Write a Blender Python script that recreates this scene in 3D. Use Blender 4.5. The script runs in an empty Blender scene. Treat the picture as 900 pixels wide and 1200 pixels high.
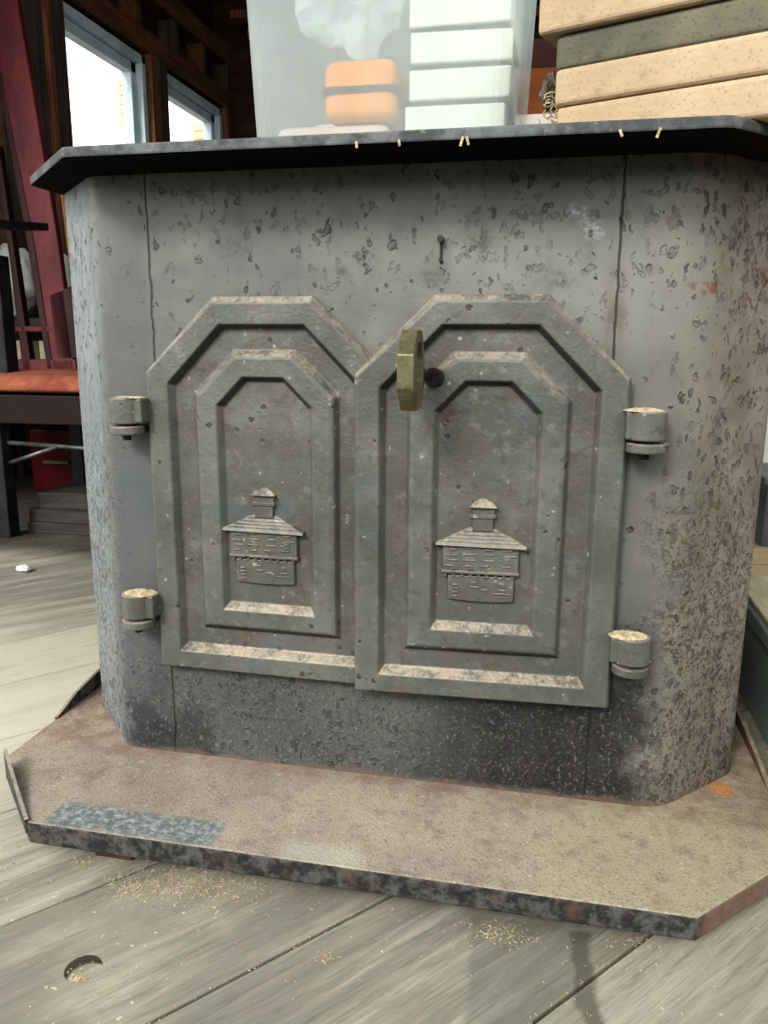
import bpy, bmesh, math, random
from mathutils import Vector, Matrix, noise as mnoise
random.seed(7)
C = bpy.context.scene.collection
R = math.radians

# ------------------------------------------------------------------ camera
F_PX = 930.39
CAM = Vector((.1875, -.8015, .485)); YAW, PITCH, ROLL = .2058, -.2136, .0056
def cam_axes():
    cy, sy, cp, sp = math.cos(YAW), math.sin(YAW), math.cos(PITCH), math.sin(PITCH)
    fwd = Vector((-sy*cp, cy*cp, sp)); right = Vector((cy, sy, 0)); up = right.cross(fwd)
    return right*math.cos(ROLL)+up*math.sin(ROLL), up*math.cos(ROLL)-right*math.sin(ROLL), fwd
AR, AU, AF = cam_axes()
def ray(px, py): return (AF*F_PX + AR*(px-450) - AU*(py-600))/F_PX
def atY(px, py, Y):
    d = ray(px, py); return CAM + d*((Y-CAM.y)/d.y)
def atX(px, py, X):
    d = ray(px, py); return CAM + d*((X-CAM.x)/d.x)
def atZ(px, py, Z):
    d = ray(px, py); return CAM + d*((Z-CAM.z)/d.z)
cam = bpy.data.cameras.new('camera'); cam_o = bpy.data.objects.new('camera', cam); C.objects.link(cam_o)
cam.sensor_fit = 'VERTICAL'; cam.sensor_height = 24; cam.lens = F_PX/1200*24; cam.clip_start = .02
cam_o.matrix_world = Matrix(((AR.x, AU.x, -AF.x, CAM.x), (AR.y, AU.y, -AF.y, CAM.y), (AR.z, AU.z, -AF.z, CAM.z), (0, 0, 0, 1)))
bpy.context.scene.camera = cam_o

# ------------------------------------------------------------------ material helper
def lin(h):
    h = h.lstrip('#'); o = []
    for i in (0, 2, 4):
        c = int(h[i:i+2], 16)/255
        o.append(c/12.92 if c <= .04045 else ((c+.055)/1.055)**2.4)
    return (o[0], o[1], o[2], 1)
class Mt:
    def __init__(s, name):
        s.m = bpy.data.materials.new(name); s.m.use_nodes = True; s.t = s.m.node_tree; s.n = s.t.nodes
        s.b = s.n['Principled BSDF']; s.out = s.n['Material Output']
        tc = s.n.new('ShaderNodeTexCoord'); s.P = tc.outputs['Object']
        sx = s.n.new('ShaderNodeSeparateXYZ'); s.t.links.new(s.P, sx.inputs[0]); s.X, s.Y, s.Z = sx.outputs
    def link(s, v, inp):
        if isinstance(v, bpy.types.NodeSocket): s.t.links.new(v, inp)
        elif v is not None:
            if hasattr(inp.default_value, '__len__') and not hasattr(v, '__len__'): v = (v,)*len(inp.default_value)
            inp.default_value = v
    def math(s, op, a, b=0, c=None, clamp=False):
        n = s.n.new('ShaderNodeMath'); n.operation = op; n.use_clamp = clamp
        s.link(a, n.inputs[0]); s.link(b, n.inputs[1])
        if c is not None: s.link(c, n.inputs[2])
        return n.outputs[0]
    def add(s, a, b): return s.math('ADD', a, b)
    def sub(s, a, b): return s.math('SUBTRACT', a, b)
    def mul(s, a, b): return s.math('MULTIPLY', a, b)
    def mx(s, a, b): return s.math('MAXIMUM', a, b)
    def step(s, v, lo, hi, a=0., b=1.):
        n = s.n.new('ShaderNodeMapRange'); n.interpolation_type = 'SMOOTHSTEP'
        if lo > hi: lo, hi, a, b = hi, lo, b, a
        s.link(v, n.inputs[0]); n.inputs[1].default_value = lo; n.inputs[2].default_value = hi
        n.inputs[3].default_value = a; n.inputs[4].default_value = b; return n.outputs[0]
    def map(s, scale=(1, 1, 1), loc=(0, 0, 0), rot=(0, 0, 0), v=None):
        n = s.n.new('ShaderNodeMapping'); s.link(v or s.P, n.inputs[0])
        n.inputs['Scale'].default_value = scale; n.inputs['Location'].default_value = loc; n.inputs['Rotation'].default_value = rot
        return n.outputs[0]
    def noise(s, scale, detail=4, rough=.55, dist=0, v=None, col=False):
        n = s.n.new('ShaderNodeTexNoise'); s.link(v or s.P, n.inputs['Vector'])
        n.inputs['Scale'].default_value = scale; n.inputs['Detail'].default_value = detail
        n.inputs['Roughness'].default_value = rough; n.inputs['Distortion'].default_value = dist
        return n.outputs[1 if col else 0]
    def vor(s, scale, v=None, feature='F1', rand=1):
        n = s.n.new('ShaderNodeTexVoronoi'); n.feature = feature; s.link(v or s.P, n.inputs['Vector'])
        n.inputs['Scale'].default_value = scale; n.inputs['Randomness'].default_value = rand
        return n.outputs
    def warp(s, scale, amt, v=None):
        c = s.noise(scale, 3, col=True, v=v)
        n = s.n.new('ShaderNodeVectorMath'); n.operation = 'MULTIPLY_ADD'
        s.link(c, n.inputs[0]); n.inputs[1].default_value = (amt,)*3; s.link(v or s.P, n.inputs[2]); return n.outputs[0]
    def mix(s, f, a, b, mode='MIX'):
        n = s.n.new('ShaderNodeMix'); n.data_type = 'RGBA'; n.blend_type = mode
        s.link(f, n.inputs[0])
        for v, i in ((a, 6), (b, 7)): s.link(lin(v) if isinstance(v, str) else v, n.inputs[i])
        return n.outputs[2]
    def ramp(s, f, stops):
        n = s.n.new('ShaderNodeValToRGB'); s.link(f, n.inputs[0]); e = n.color_ramp.elements
        while len(e) < len(stops): e.new(.5)
        for el, (p, c) in zip(e, stops): el.position = p; el.color = lin(c) if isinstance(c, str) else (c, c, c, 1)
        return n.outputs[0]
    def up(s):
        g = s.n.new('ShaderNodeNewGeometry'); x = s.n.new('ShaderNodeSeparateXYZ'); s.t.links.new(g.outputs['Normal'], x.inputs[0]); return x.outputs[2]
    def bump(s, h, strength=.5, dist=.002):
        n = s.n.new('ShaderNodeBump'); s.link(h, n.inputs['Height']); n.inputs['Strength'].default_value = strength; n.inputs['Distance'].default_value = dist
        s.t.links.new(n.outputs[0], s.b.inputs['Normal'])
    def attr(s, name):
        n = s.n.new('ShaderNodeAttribute'); n.attribute_name = name; return n.outputs['Fac']
    def done(s, col=None, rough=.6, metal=0., spec=None):
        if col is not None: s.link(lin(col) if isinstance(col, str) else col, s.b.inputs['Base Color'])
        s.link(rough, s.b.inputs['Roughness']); s.b.inputs['Metallic'].default_value = metal
        if spec is not None: s.b.inputs['Specular IOR Level'].default_value = spec
        return s.m

def simple(name, c1, c2, scale=12, rough=.7, bump=.2, bd=.002, stretch=(1, 1, 1), metal=0, spec=.3):
    m = Mt(name); v = m.map(stretch)
    n = m.noise(scale, 6, .6, v=v); n2 = m.noise(scale*7, 3, .6, v=v)
    f = m.step(m.add(m.mul(n, .7), m.mul(n2, .3)), .35, .65)
    m.bump(m.add(n, m.mul(n2, .6)), bump, bd)
    return m.done(m.mix(f, c1, c2), rough, metal, spec)

# ------------------------------------------------------------------ mesh helper
def obj(name, bm, mat=None, parent=None, bevel=0, seg=2, smooth=False, sub=0, angle=35):
    bmesh.ops.recalc_face_normals(bm, faces=bm.faces)
    me = bpy.data.meshes.new(name); bm.to_mesh(me); bm.free()
    o = bpy.data.objects.new(name, me); C.objects.link(o)
    if mat: me.materials.append(mat)
    if parent: o.parent = parent
    if bevel:
        b = o.modifiers.new('bevel', 'BEVEL'); b.width = bevel; b.segments = seg; b.limit_method = 'ANGLE'; b.angle_limit = R(angle)
    if sub:
        s = o.modifiers.new('sub', 'SUBSURF'); s.levels = sub; s.render_levels = sub
    if smooth:
        for p in me.polygons: p.use_smooth = True
    return o
def tag(o, label=None, cat=None, group=None, kind=None):
    if label: o['label'] = label
    if cat: o['category'] = cat
    if group: o['group'] = group
    if kind: o['kind'] = kind
    return o
def empty(name, loc=(0, 0, 0), rotz=0):
    o = bpy.data.objects.new(name, None); o.location = loc; o.rotation_euler = (0, 0, rotz); o.empty_display_size = .05; C.objects.link(o); return o
def box(bm, x0, x1, y0, y1, z0, z1, M=None):
    vs = [bm.verts.new(Vector((x, y, z)) if M is None else M @ Vector((x, y, z))) for x in (x0, x1) for y in (y0, y1) for z in (z0, z1)]
    for f in ((0, 1, 3, 2), (4, 6, 7, 5), (0, 4, 5, 1), (2, 3, 7, 6), (0, 2, 6, 4), (1, 5, 7, 3)): bm.faces.new([vs[i] for i in f])
    return vs
def bx(*a, M=None):
    bm = bmesh.new(); box(bm, *a, M=M); return bm
def prism(bm, pts, z0, z1, M=None):
    """pts: list of (x,y); extruded z0..z1"""
    T = (lambda v: v) if M is None else (lambda v: M @ v)
    a = [bm.verts.new(T(Vector((x, y, z0)))) for x, y in pts]; b = [bm.verts.new(T(Vector((x, y, z1)))) for x, y in pts]
    n = len(pts); bm.faces.new(a[::-1]); bm.faces.new(b)
    for i in range(n): bm.faces.new((a[i], a[(i+1) % n], b[(i+1) % n], b[i]))
    return a+b
def bar(bm, p, q, w, h, up=Vector((0, 0, 1))):
    """box beam from p to q"""
    p, q = Vector(p), Vector(q); d = q-p; L = d.length; d.normalize()
    s = d.cross(up)
    if s.length < 1e-4: s = Vector((1, 0, 0))
    s.normalize(); u = s.cross(d)
    M = Matrix(((d.x, s.x, u.x, p.x), (d.y, s.y, u.y, p.y), (d.z, s.z, u.z, p.z), (0, 0, 0, 1)))
    box(bm, 0, L, -w/2, w/2, -h/2, h/2, M)
def cyl(bm, p, q, r0, r1=None, n=24):
    p, q = Vector(p), Vector(q); d = q-p; r1 = r0 if r1 is None else r1
    M = Matrix.Translation((p+q)/2) @ d.to_track_quat('Z', 'Y').to_matrix().to_4x4()
    return bmesh.ops.create_cone(bm, cap_ends=True, cap_tris=False, segments=n, radius1=r0, radius2=r1, depth=d.length, matrix=M)['verts']
def tube(bm, pts, r, n=8):
    pts = [Vector(p) for p in pts]; rings = []
    for i, p in enumerate(pts):
        d = (pts[min(i+1, len(pts)-1)]-pts[max(i-1, 0)]).normalized()
        q = d.to_track_quat('Z', 'Y').to_matrix(); rr = r[i] if hasattr(r, '__len__') else r
        rings.append([bm.verts.new(p+q @ Vector((rr*math.cos(2*math.pi*k/n), rr*math.sin(2*math.pi*k/n), 0))) for k in range(n)])
    for a, b in zip(rings, rings[1:]):
        for k in range(n): bm.faces.new((a[k], a[(k+1) % n], b[(k+1) % n], b[k]))
    bm.faces.new(rings[0][::-1]); bm.faces.new(rings[-1])
def fillet(pts, r, seg=5):
    out = []; n = len(pts)
    for i in range(n):
        p = Vector(pts[i]); a = (Vector(pts[i-1])-p); b = (Vector(pts[(i+1) % n])-p)
        ri = r[i] if hasattr(r, '__len__') else r
        if ri <= 0: out.append(tuple(p)); continue
        an = a.angle(b); t = min(ri/math.tan(an/2), a.length*.45, b.length*.45); re = t*math.tan(an/2)
        c = p+(a.normalized()+b.normalized()).normalized()*(re/math.sin(an/2))
        s, e = p+a.normalized()*t-c, p+b.normalized()*t-c
        for k in range(seg+1):
            v = s.slerp(e, k/seg, s) if s.length > 1e-7 else s
            out.append(tuple(c+v.normalized()*re))
    return out

# ------------------------------------------------------------------ materials
def mat_body():
    m = Mt('rusted_stove_steel')
    big = m.noise(5, 5, .6); mid = m.noise(26, 5, .6); fine = m.noise(170, 3, .6)
    streak = m.noise(14, 4, .6, v=m.map((1, 1, .22)))
    col = m.mix(m.step(big, .35, .68), '#696b66', '#86867e')
    col = m.mix(m.mul(m.step(streak, .45, .75), .5), col, '#777770')
    col = m.mix(m.mul(m.step(mid, .52, .72), .45), col, '#5e605d')
    wob = m.sub(m.noise(9, 4), .5); wob2 = m.sub(m.noise(22, 5, .65), .5)
    # brown right side
    xr = m.add(m.X, m.mul(wob, .16))
    right = m.step(xr, .25, .37)
    col = m.mix(m.mul(right, .85), col, m.mix(m.step(mid, .35, .65), '#7d756a', '#8f877b'))
    zz0 = m.add(m.Z, m.mul(wob2, .2))
    # bluish light left chamfer
    left = m.step(m.add(m.X, m.mul(wob2, .03)), -.285, -.325)
    col = m.mix(m.mul(left, .6), col, m.mix(m.step(m.noise(90, 4, .7, v=m.map((1, 1, .5))), .35, .65), '#7b8285', '#979fa2'))
    lp = m.mul(m.step(m.add(m.X, m.mul(wob2, .02)), -.225, -.245), m.step(m.add(m.X, m.mul(wob2, .03)), -.325, -.29)); col = m.mix(m.mul(lp, m.step(zz0, .62, .25, .25, .6)), col, '#51575b')
    # soot near the bottom right below the doors
    zz = m.add(m.Z, m.mul(wob2, .16))
    xx = m.add(m.X, m.mul(wob2, .12))
    soot = m.mul(m.step(zz, .24, .10), m.mul(m.step(xx, -.05, .17), m.step(xx, .33, .27)))
    sootl = m.mul(m.step(zz, .10, .03), m.mul(m.step(xx, -.31, -.28), m.step(xx, -.16, -.2)))
    behind = m.mul(m.step(xx, -.27, -.25), m.mul(m.step(xx, .31, .29), m.mul(m.step(zz, .16, .10), .35)))
    soot = m.mx(m.mx(soot, m.mul(sootl, .8)), behind)
    col = m.mix(m.mul(soot, .92), col, m.mix(m.step(mid, .4, .6), '#15181b', '#272b2e'))
    # blisters and pits
    wv = m.warp(42, .034)
    clus = m.step(m.noise(13, 4, .6), .44, .58); soft = m.step(m.noise(70, 3, .6), .3, .65)
    def pits(scale, r, keep, stretch=(1, 1, 1)):
        o = m.vor(scale, v=m.map(stretch, v=wv)); sp = m.n.new('ShaderNodeSeparateColor'); m.t.links.new(o['Color'], sp.inputs[0])
        rad = m.add(r*.55, m.mul(sp.outputs[1], r*.75))
        q = m.sub(o['Distance'], rad)
        k = m.step(m.sub(keep, sp.outputs[0]), -.02, .02)
        body = m.mul(m.step(q, .05, -.05), k); ring = m.mul(m.mul(m.step(q, .10, .0), m.step(q, -.16, -.04)), k)
        return body, ring
    zt = m.add(m.Z, m.mul(wob, .2))
    top = m.step(zt, .44, .58)
    lo = m.step(zt, .2, .05)
    dens = m.add(m.mul(m.mul(top, clus), .62), m.add(m.mul(m.mul(right, clus), .5), .03))
    p1, r1 = pits(62, .34, dens, (1, 1, .7))
    p2, r2 = pits(115, .34, m.add(m.mul(m.mx(right, m.mx(lo, m.mul(left, .5))), .5), m.mul(top, .16)), (1, 1, .65))
    ns = m.noise(92, 2.5, .5, .2, v=m.map((1, 1, .7))); cl2 = m.mul(m.mx(m.mul(top, m.step(m.noise(10, 3, .6), .42, .55)), m.mul(right, .8)), 1.)
    thr = m.sub(.66, m.mul(cl2, .10)); dd_ = m.sub(ns, thr)
    p1 = m.mul(m.step(dd_, -.015, .05), m.step(m.noise(150, 3, .6), .32, .62)); r1 = m.mul(m.step(m.math('ABSOLUTE', m.sub(dd_, .004)), .016, .004), m.mul(cl2, m.step(m.X, .05, .3, .25, 1.)))
    pit = m.mul(m.mx(m.mul(p1, .8), m.mul(p2, .8)), m.add(.35, m.mul(soft, .65))); ring = m.mx(r1, r2)
    pc = m.mix(m.mul(right, m.step(m.noise(11, 3), .42, .6)), '#3f4040', '#54382d')
    col = m.mix(m.mul(pit, .85), col, pc)
    col = m.mix(m.mul(m.mul(ring, soft), .75), col, '#313231')
    # fine rust flakes: lower right, bottom strip, left edge
    fl = m.noise(150, 4, .7, 1.2); fl2 = m.noise(240, 3, .7, .8, v=m.map((1, 1, .7)))
    reg = m.mx(m.mul(m.step(xr, .27, .33), m.step(zt, .42, .26)), m.mx(m.mul(lo, .75), m.mul(m.step(m.add(m.X, m.mul(wob2, .05)), -.27, -.31), m.step(zt, .5, .3))))
    f1 = m.mul(m.step(fl, .5, .58), reg)
    fc = m.mix(m.step(m.add(m.X, m.mul(wob, .3)), .0, .3), '#47474a', '#4d4139')
    col = m.mix(m.mul(f1, .82), col, fc)
    f2 = m.mul(m.mul(m.step(fl2, .57, .64), m.mx(reg, m.mul(lo, .8))), m.step(zt, .33, .2))
    col = m.mix(m.mul(f2, .6), col, m.mix(right, '#8f8d8c', '#a2968a'))
    # rust at upper right
    fl0 = m.noise(95, 4, .7, .5, v=m.map((1, 1, .6)))
    ru = m.mul(m.mul(m.step(m.add(m.X, m.mul(wob2, .1)), .325, .36), m.step(zt, .47, .52)), m.step(m.noise(50, 4, .65), .53, .60))
    ru = m.mul(ru, m.step(fl0, .42, .55))
    col = m.mix(m.mul(ru, .85), col, '#5a3a2a')
    # one horizontal rust scar, and a white mineral patch
    def blob(cx, cz, rx, rz, soft=.5, w=1.2):
        dx = m.mul(m.sub(m.add(m.X, m.mul(wob2, .02*w)), cx), 1/rx); dz = m.mul(m.sub(m.add(m.Z, m.mul(mid, .012*w)), cz+.006*w), 1/rz)
        return m.step(m.math('SQRT', m.add(m.mul(dx, dx), m.mul(dz, dz))), 1.1, 1.1-soft)
    col = m.mix(m.mul(blob(.325, .535, .022, .006), m.mul(m.step(fl0, .4, .58), .75)), col, '#6e432c')
    wh = m.mul(m.mx(blob(.205, .603, .013, .012, .8), blob(.218, .587, .012, .012, .8)), m.step(m.noise(95, 5, .7), .44, .62))
    col = m.mix(m.mul(wh, .8), col, '#b9c0c2')
    for cx, cz in ((.07, .545), (.115, .578), (.19, .54), (-.13, .577), (-.15, .577), (.155, .603)):
        bl = m.mul(blob(cx, cz, .02, .014, .9), .55); col = m.mix(m.mul(bl, m.step(fine, .35, .6)), col, '#55524f')
    # seams of the front plate
    sw = m.mul(m.sub(m.noise(40, 3), .5), .006)
    seam = None
    for sx in (-.2327, .243):
        d = m.math('ABSOLUTE', m.sub(m.add(m.X, sw), sx)); l = m.step(d, .0016, .0005); seam = l if seam is None else m.mx(seam, l)
    seam = m.mul(seam, m.step(m.Y, .02, .005))
    dR = m.math('ABSOLUTE', m.sub(m.add(m.X, m.mul(wob2, .02)), .243))
    sr = m.mul(m.step(dR, .014, .003), m.mul(m.step(zt, .585, .53), m.step(m.Z, .35, .42)))
    col = m.mix(m.mul(m.mul(sr, m.step(mid, .35, .6)), .6), col, '#6b5448')
    col = m.mix(m.mul(seam, .8), col, '#262626')
    # dusty rust skirt where it meets the hearth plate
    col = m.mix(m.mul(m.step(m.add(m.Z, m.mul(m.sub(mid, .5), .03)), .008, .001), .6), col, '#7d6b5b')
    h = m.add(m.mul(fine, .3), m.add(m.mul(ring, .8), m.add(m.mul(p1, -.35), m.add(m.mul(f1, -.6), m.add(m.mul(seam, -2.), m.mul(mid, .5))))))
    m.bump(h, .55, .0018)
    return m.done(col, m.add(.42, m.mul(mid, .3)), .25, .45)
def mat_cast(name='cast_iron_door', dark=1.):
    m = Mt(name)
    big = m.noise(9, 5, .6); mid = m.noise(45, 5, .65); fine = m.noise(260, 3, .6)
    col = m.mix(m.step(big, .35, .65), '#5c5e58', '#73746c')
    col = m.mix(m.mul(m.step(mid, .5, .7), .5), col, '#565854')
    rust = m.mul(m.step(m.noise(17, 5, .65), .52, .68), m.step(mid, .42, .62))
    col = m.mix(m.mul(rust, .45), col, '#6f574b')
    sp = m.vor(70, v=m.warp(70, .01)); s2 = m.n.new('ShaderNodeSeparateColor'); m.t.links.new(sp['Color'], s2.inputs[0])
    pit = m.mul(m.step(sp['Distance'], .26, .16), m.step(m.sub(m.step(big, .4, .65), s2.outputs[0]), .3, .34))
    col = m.mix(m.mul(pit, .75), col, '#3b3430')
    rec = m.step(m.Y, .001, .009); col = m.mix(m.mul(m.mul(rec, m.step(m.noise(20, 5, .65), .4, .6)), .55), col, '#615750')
    col = m.mix(m.mul(m.step(m.noise(75, 4, .7), .55, .66), .4), col, '#464743')
    col = m.mix(m.mul(m.step(m.noise(60, 4, .7), .56, .68), .35), col, '#8d8d85')
    col = m.mix(m.mul(m.step(m.up(), -.25, -.6), .8), col, '#2e2d2b')  # down-facing bevels coloured darker, shade put into the base colour
    grn = m.mul(m.step(m.noise(14, 4), .56, .7), .35); col = m.mix(grn, col, '#67747a')
    up = m.up()
    dust = m.mul(m.step(up, .25, .75), m.step(m.add(m.mul(mid, .6), m.add(m.mul(fine, .3), m.mul(big, .3))), .46, .68))
    col = m.mix(m.mul(dust, .85), col, m.mix(fine, '#94887a', '#c9bda6'))
    ds = m.mul(m.step(m.noise(120, 2, .5), .71, .75), .45); col = m.mix(ds, col, '#c9c2b2')
    m.bump(m.add(m.mul(fine, .6), m.add(mid, m.mul(pit, -.8))), .5, .0018)
    return m.done(col, m.add(.4, m.mul(mid, .25)), .25, .45)
def mat_lid():
    m = Mt('lid_steel_shaded_under'); mid = m.noise(30, 5, .65); fine = m.noise(160, 3)
    col = m.mix(m.step(mid, .4, .62), '#4f5252', '#727574')
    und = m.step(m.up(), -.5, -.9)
    col = m.mix(und, col, m.mix(m.step(m.add(m.X, m.mul(mid, .2)), .3, .5), '#0f0e0e', '#1d1814'))  # underside painted near-black to stand in for shade beneath the lid
    col = m.mix(m.mul(m.mul(m.step(fine, .62, .7), m.step(m.up(), -.8, -.4)), .4), col, '#8e8d88')
    m.bump(m.add(mid, fine), .35, .0015)
    return m.done(col, m.step(m.up(), -.9, -.5, 1., .5), 0, .12)
def mat_base():
    m = Mt('ash_covered_plate'); big = m.noise(6, 5, .6); mid = m.noise(38, 5, .65); fine = m.noise(340, 4, .7)
    up = m.step(m.up(), .5, .8)
    ash = m.mix(m.step(big, .35, .65), '#95897d', '#aba08f')
    ash = m.mix(m.step(m.add(m.X, m.mul(big, .3)), .2, .5), ash, '#a69e86')
    ash = m.mix(m.mul(m.step(mid, .5, .7), .55), ash, '#7c7268')
    ash = m.mix(m.mul(m.step(fine, .53, .64), .6), ash, '#625a51')
    ash = m.mix(m.mul(m.step(m.noise(90, 5, .75), .54, .68), .5), ash, '#6a5f55')
    ash = m.mix(m.mul(m.step(m.noise(16, 4, .7), .54, .68), .4), ash, '#6f685f')
    ash = m.mix(m.mul(m.step(m.noise(120, 3, .6), .62, .68), .5), ash, '#c4bba8')
    edge = m.mix(m.step(m.noise(75, 5, .7), .4, .62), '#2e2f30', '#5a5956')
    edge = m.mix(m.mul(m.step(m.noise(24, 4, .7), .54, .66), .55), edge, '#5c4638')
    edge = m.mix(m.mul(m.step(m.X, .33, .345), .6), edge, '#8a6f5d')
    col = m.mix(up, edge, ash)
    w = m.mul(m.sub(mid, .5), .012)
    def rect(x0, x1, y0, y1, s=.004):
        X = m.add(m.X, w); Y = m.add(m.Y, w)
        return m.mul(m.mul(m.step(X, x0-s, x0+s), m.step(X, x1+s, x1-s)), m.mul(m.step(Y, y0-s, y0+s), m.step(Y, y1+s, y1-s)))
    skew = m.mul(m.sub(m.Y, -.14), -.12)
    bare = m.mul(rect(-.302, -.118, -.161, -.122), up)
    col = m.mix(m.mul(bare, .92), col, m.mix(m.step(m.noise(110, 5, .75), .42, .66), '#656d6c', '#a2aaa8'))
    pale = m.mul(rect(-.05, .03, -.165, -.135, .012), up); col = m.mix(m.mul(pale, .5), col, '#b9b6a6')
    # rust halo along the body
    hal = m.mul(m.step(m.Y, -.035, .0), up); col = m.mix(m.mul(hal, m.mul(m.step(mid, .3, .6), .55)), col, '#7a6352')
    ob = m.mul(m.step(m.math('SQRT', m.add(m.math('POWER', m.sub(m.X, .393), 2), m.math('POWER', m.sub(m.Y, .055), 2))), .02, .004), m.step(fine, .4, .52)); col = m.mix(m.mul(ob, up), col, '#d08a4c')
    m.bump(m.add(m.mul(fine, m.add(.4, m.mul(up, .8))), mid), .6, .0022)
    return m.done(col, .85, 0, .2)
M_BODY = mat_body(); M_CAST = mat_cast(); M_LID = mat_lid(); M_BASE = mat_base()
M_DUST = simple('pale_sawdust', '#a9946f', '#efdfba', 120, .95, 1., .004)
M_BRASS = simple('aged_brass', '#67624a', '#8a8468', 40, .42, .15, .001, metal=.55, spec=.5)
M_DARK = simple('dark_steel', '#2a2827', '#4a4542', 60, .5, .3, .001, metal=.4)
M_FOOT = simple('rusty_foot_iron', '#3a2a24', '#6d4a3c', 60, .8, .4)

# ------------------------------------------------------------------ the stove
stove = tag(empty('wood_stove'), 'rusty grey steel wood stove with two cast arched doors, standing on the plank floor', 'stove')
H0 = .650
outline = [(-.296, 0), (.32, 0), (.412, .094), (.412, .55), (-.388, .55), (-.388, .094)]
bm = bmesh.new(); prism(bm, fillet(outline, [.024, .06, .04, .01, .01, .02], 8), .0, H0)
obj('stove_body', bm, M_BODY, stove, smooth=False)
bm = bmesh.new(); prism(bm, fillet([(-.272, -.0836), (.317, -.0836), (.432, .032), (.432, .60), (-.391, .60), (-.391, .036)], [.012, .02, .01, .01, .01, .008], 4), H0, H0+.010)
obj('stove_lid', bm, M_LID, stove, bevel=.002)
bm = bmesh.new(); prism(bm, [(-.317, -.1645), (.3325, -.1645), (.447, -.05), (.447, .60), (-.425, .60), (-.425, -.052)], -.024, 0)
obj('hearth_plate', bm, M_BASE, stove, bevel=.0025)
# upturned rims of the hearth plate
def rim(pts, hs, th=.004, name='plate_rim'):
    bm = bmesh.new(); A = []
    for (x, y), h in zip(pts, hs): A.append((Vector((x, y, -.012)), Vector((x, y, h))))
    d = (Vector(pts[-1])-Vector(pts[0])).normalized(); n = Vector((-d.y, d.x, 0))*th
    f = [[bm.verts.new(a), bm.verts.new(b), bm.verts.new(b+n), bm.verts.new(a+n)] for a, b in A]
    for p, q in zip(f, f[1:]):
        for k in range(4): bm.faces.new((p[k], p[(k+1) % 4], q[(k+1) % 4], q[k]))
    bm.faces.new(f[0][::-1]); bm.faces.new(f[-1])
    return obj(name, bm, M_BASE, stove)
rim([(-.319, -.1655), (-.35, -.1345), (-.385, -.0995), (-.41, -.0745)], [.003, .007, .015, .022], -.004)
rim([(-.426, .045), (-.426, .09), (-.426, .16), (-.426, .5)], [.002, .016, .026, .026], -.004)
rim([(.447, .06), (.447, .11), (.447, .2), (.447, .5)], [.002, .009, .016, .016], .005)
for x, y in ((-.24, -.115), (.405, -.03), (-.36, .5), (.38, .5)):
    obj('foot', bx(x-.022, x+.022, y-.022, y+.022, -.05, -.024), M_FOOT, stove, bevel=.003)

# cast doors
DW, SH, TP = .266, .335, .412
def contour(u0, u1, v0, sh, tp, a, b, d): return ([(u0, v0), (u1, v0), (u1, sh), (b, tp), (a, tp), (u0, sh)], d)
CT = [contour(0, DW, 0, SH, TP, .079, .187, .013), contour(0, DW, 0, SH, TP, .079, .187, .0055), contour(.0030, DW-.0035, .0025, SH-.0015, TP-.0065, .081, .185, 0.),
      contour(.026, .240, .022, .323, .384, .087, .179, 0.), contour(.032, .234, .0300, .3205, .3800, .0895, .1765, .0100),
      contour(.053, .213, .0495, .313, .358, .099, .167, .0100), contour(.0575, .2085, .055, .311, .353, .101, .165, .0025), contour(.062, .204, .058, .309, .349, .103, .163, .0015),
      contour(.080, .186, .075, .301, .331, .1105, .1555, .0015), contour(.086, .180, .083, .2985, .3265, .1130, .1530, .0100)]
def door_bm(sgn):
    bm = bmesh.new(); rings = []
    for pts, d in CT: rings.append([bm.verts.new((sgn*u, d, v)) for u, v in pts])
    for a, b in zip(rings, rings[1:]):
        for k in range(6): bm.faces.new((a[k], a[(k+1) % 6], b[(k+1) % 6], b[k]))
    bm.faces.new(rings[-1]); bm.faces.new(rings[0][::-1])
    return bm
def relief(bm, pts, d0, d1, inset=.0008):
    """raised flat piece in the door plane: pts (u,v), base depth d0, front depth d1"""
    cx = sum(p[0] for p in pts)/len(pts); cz = sum(p[1] for p in pts)/len(pts)
    a = [bm.verts.new((u, d0, v)) for u, v in pts]; b = [bm.verts.new((u+(cx-u)*.03, d1, v+(cz-v)*.05)) for u, v in pts]
    n = len(pts); bm.faces.new(b); bm.faces.new(a[::-1])
    for k in range(n): bm.faces.new((a[k], a[(k+1) % n], b[(k+1) % n], b[k]))
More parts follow.
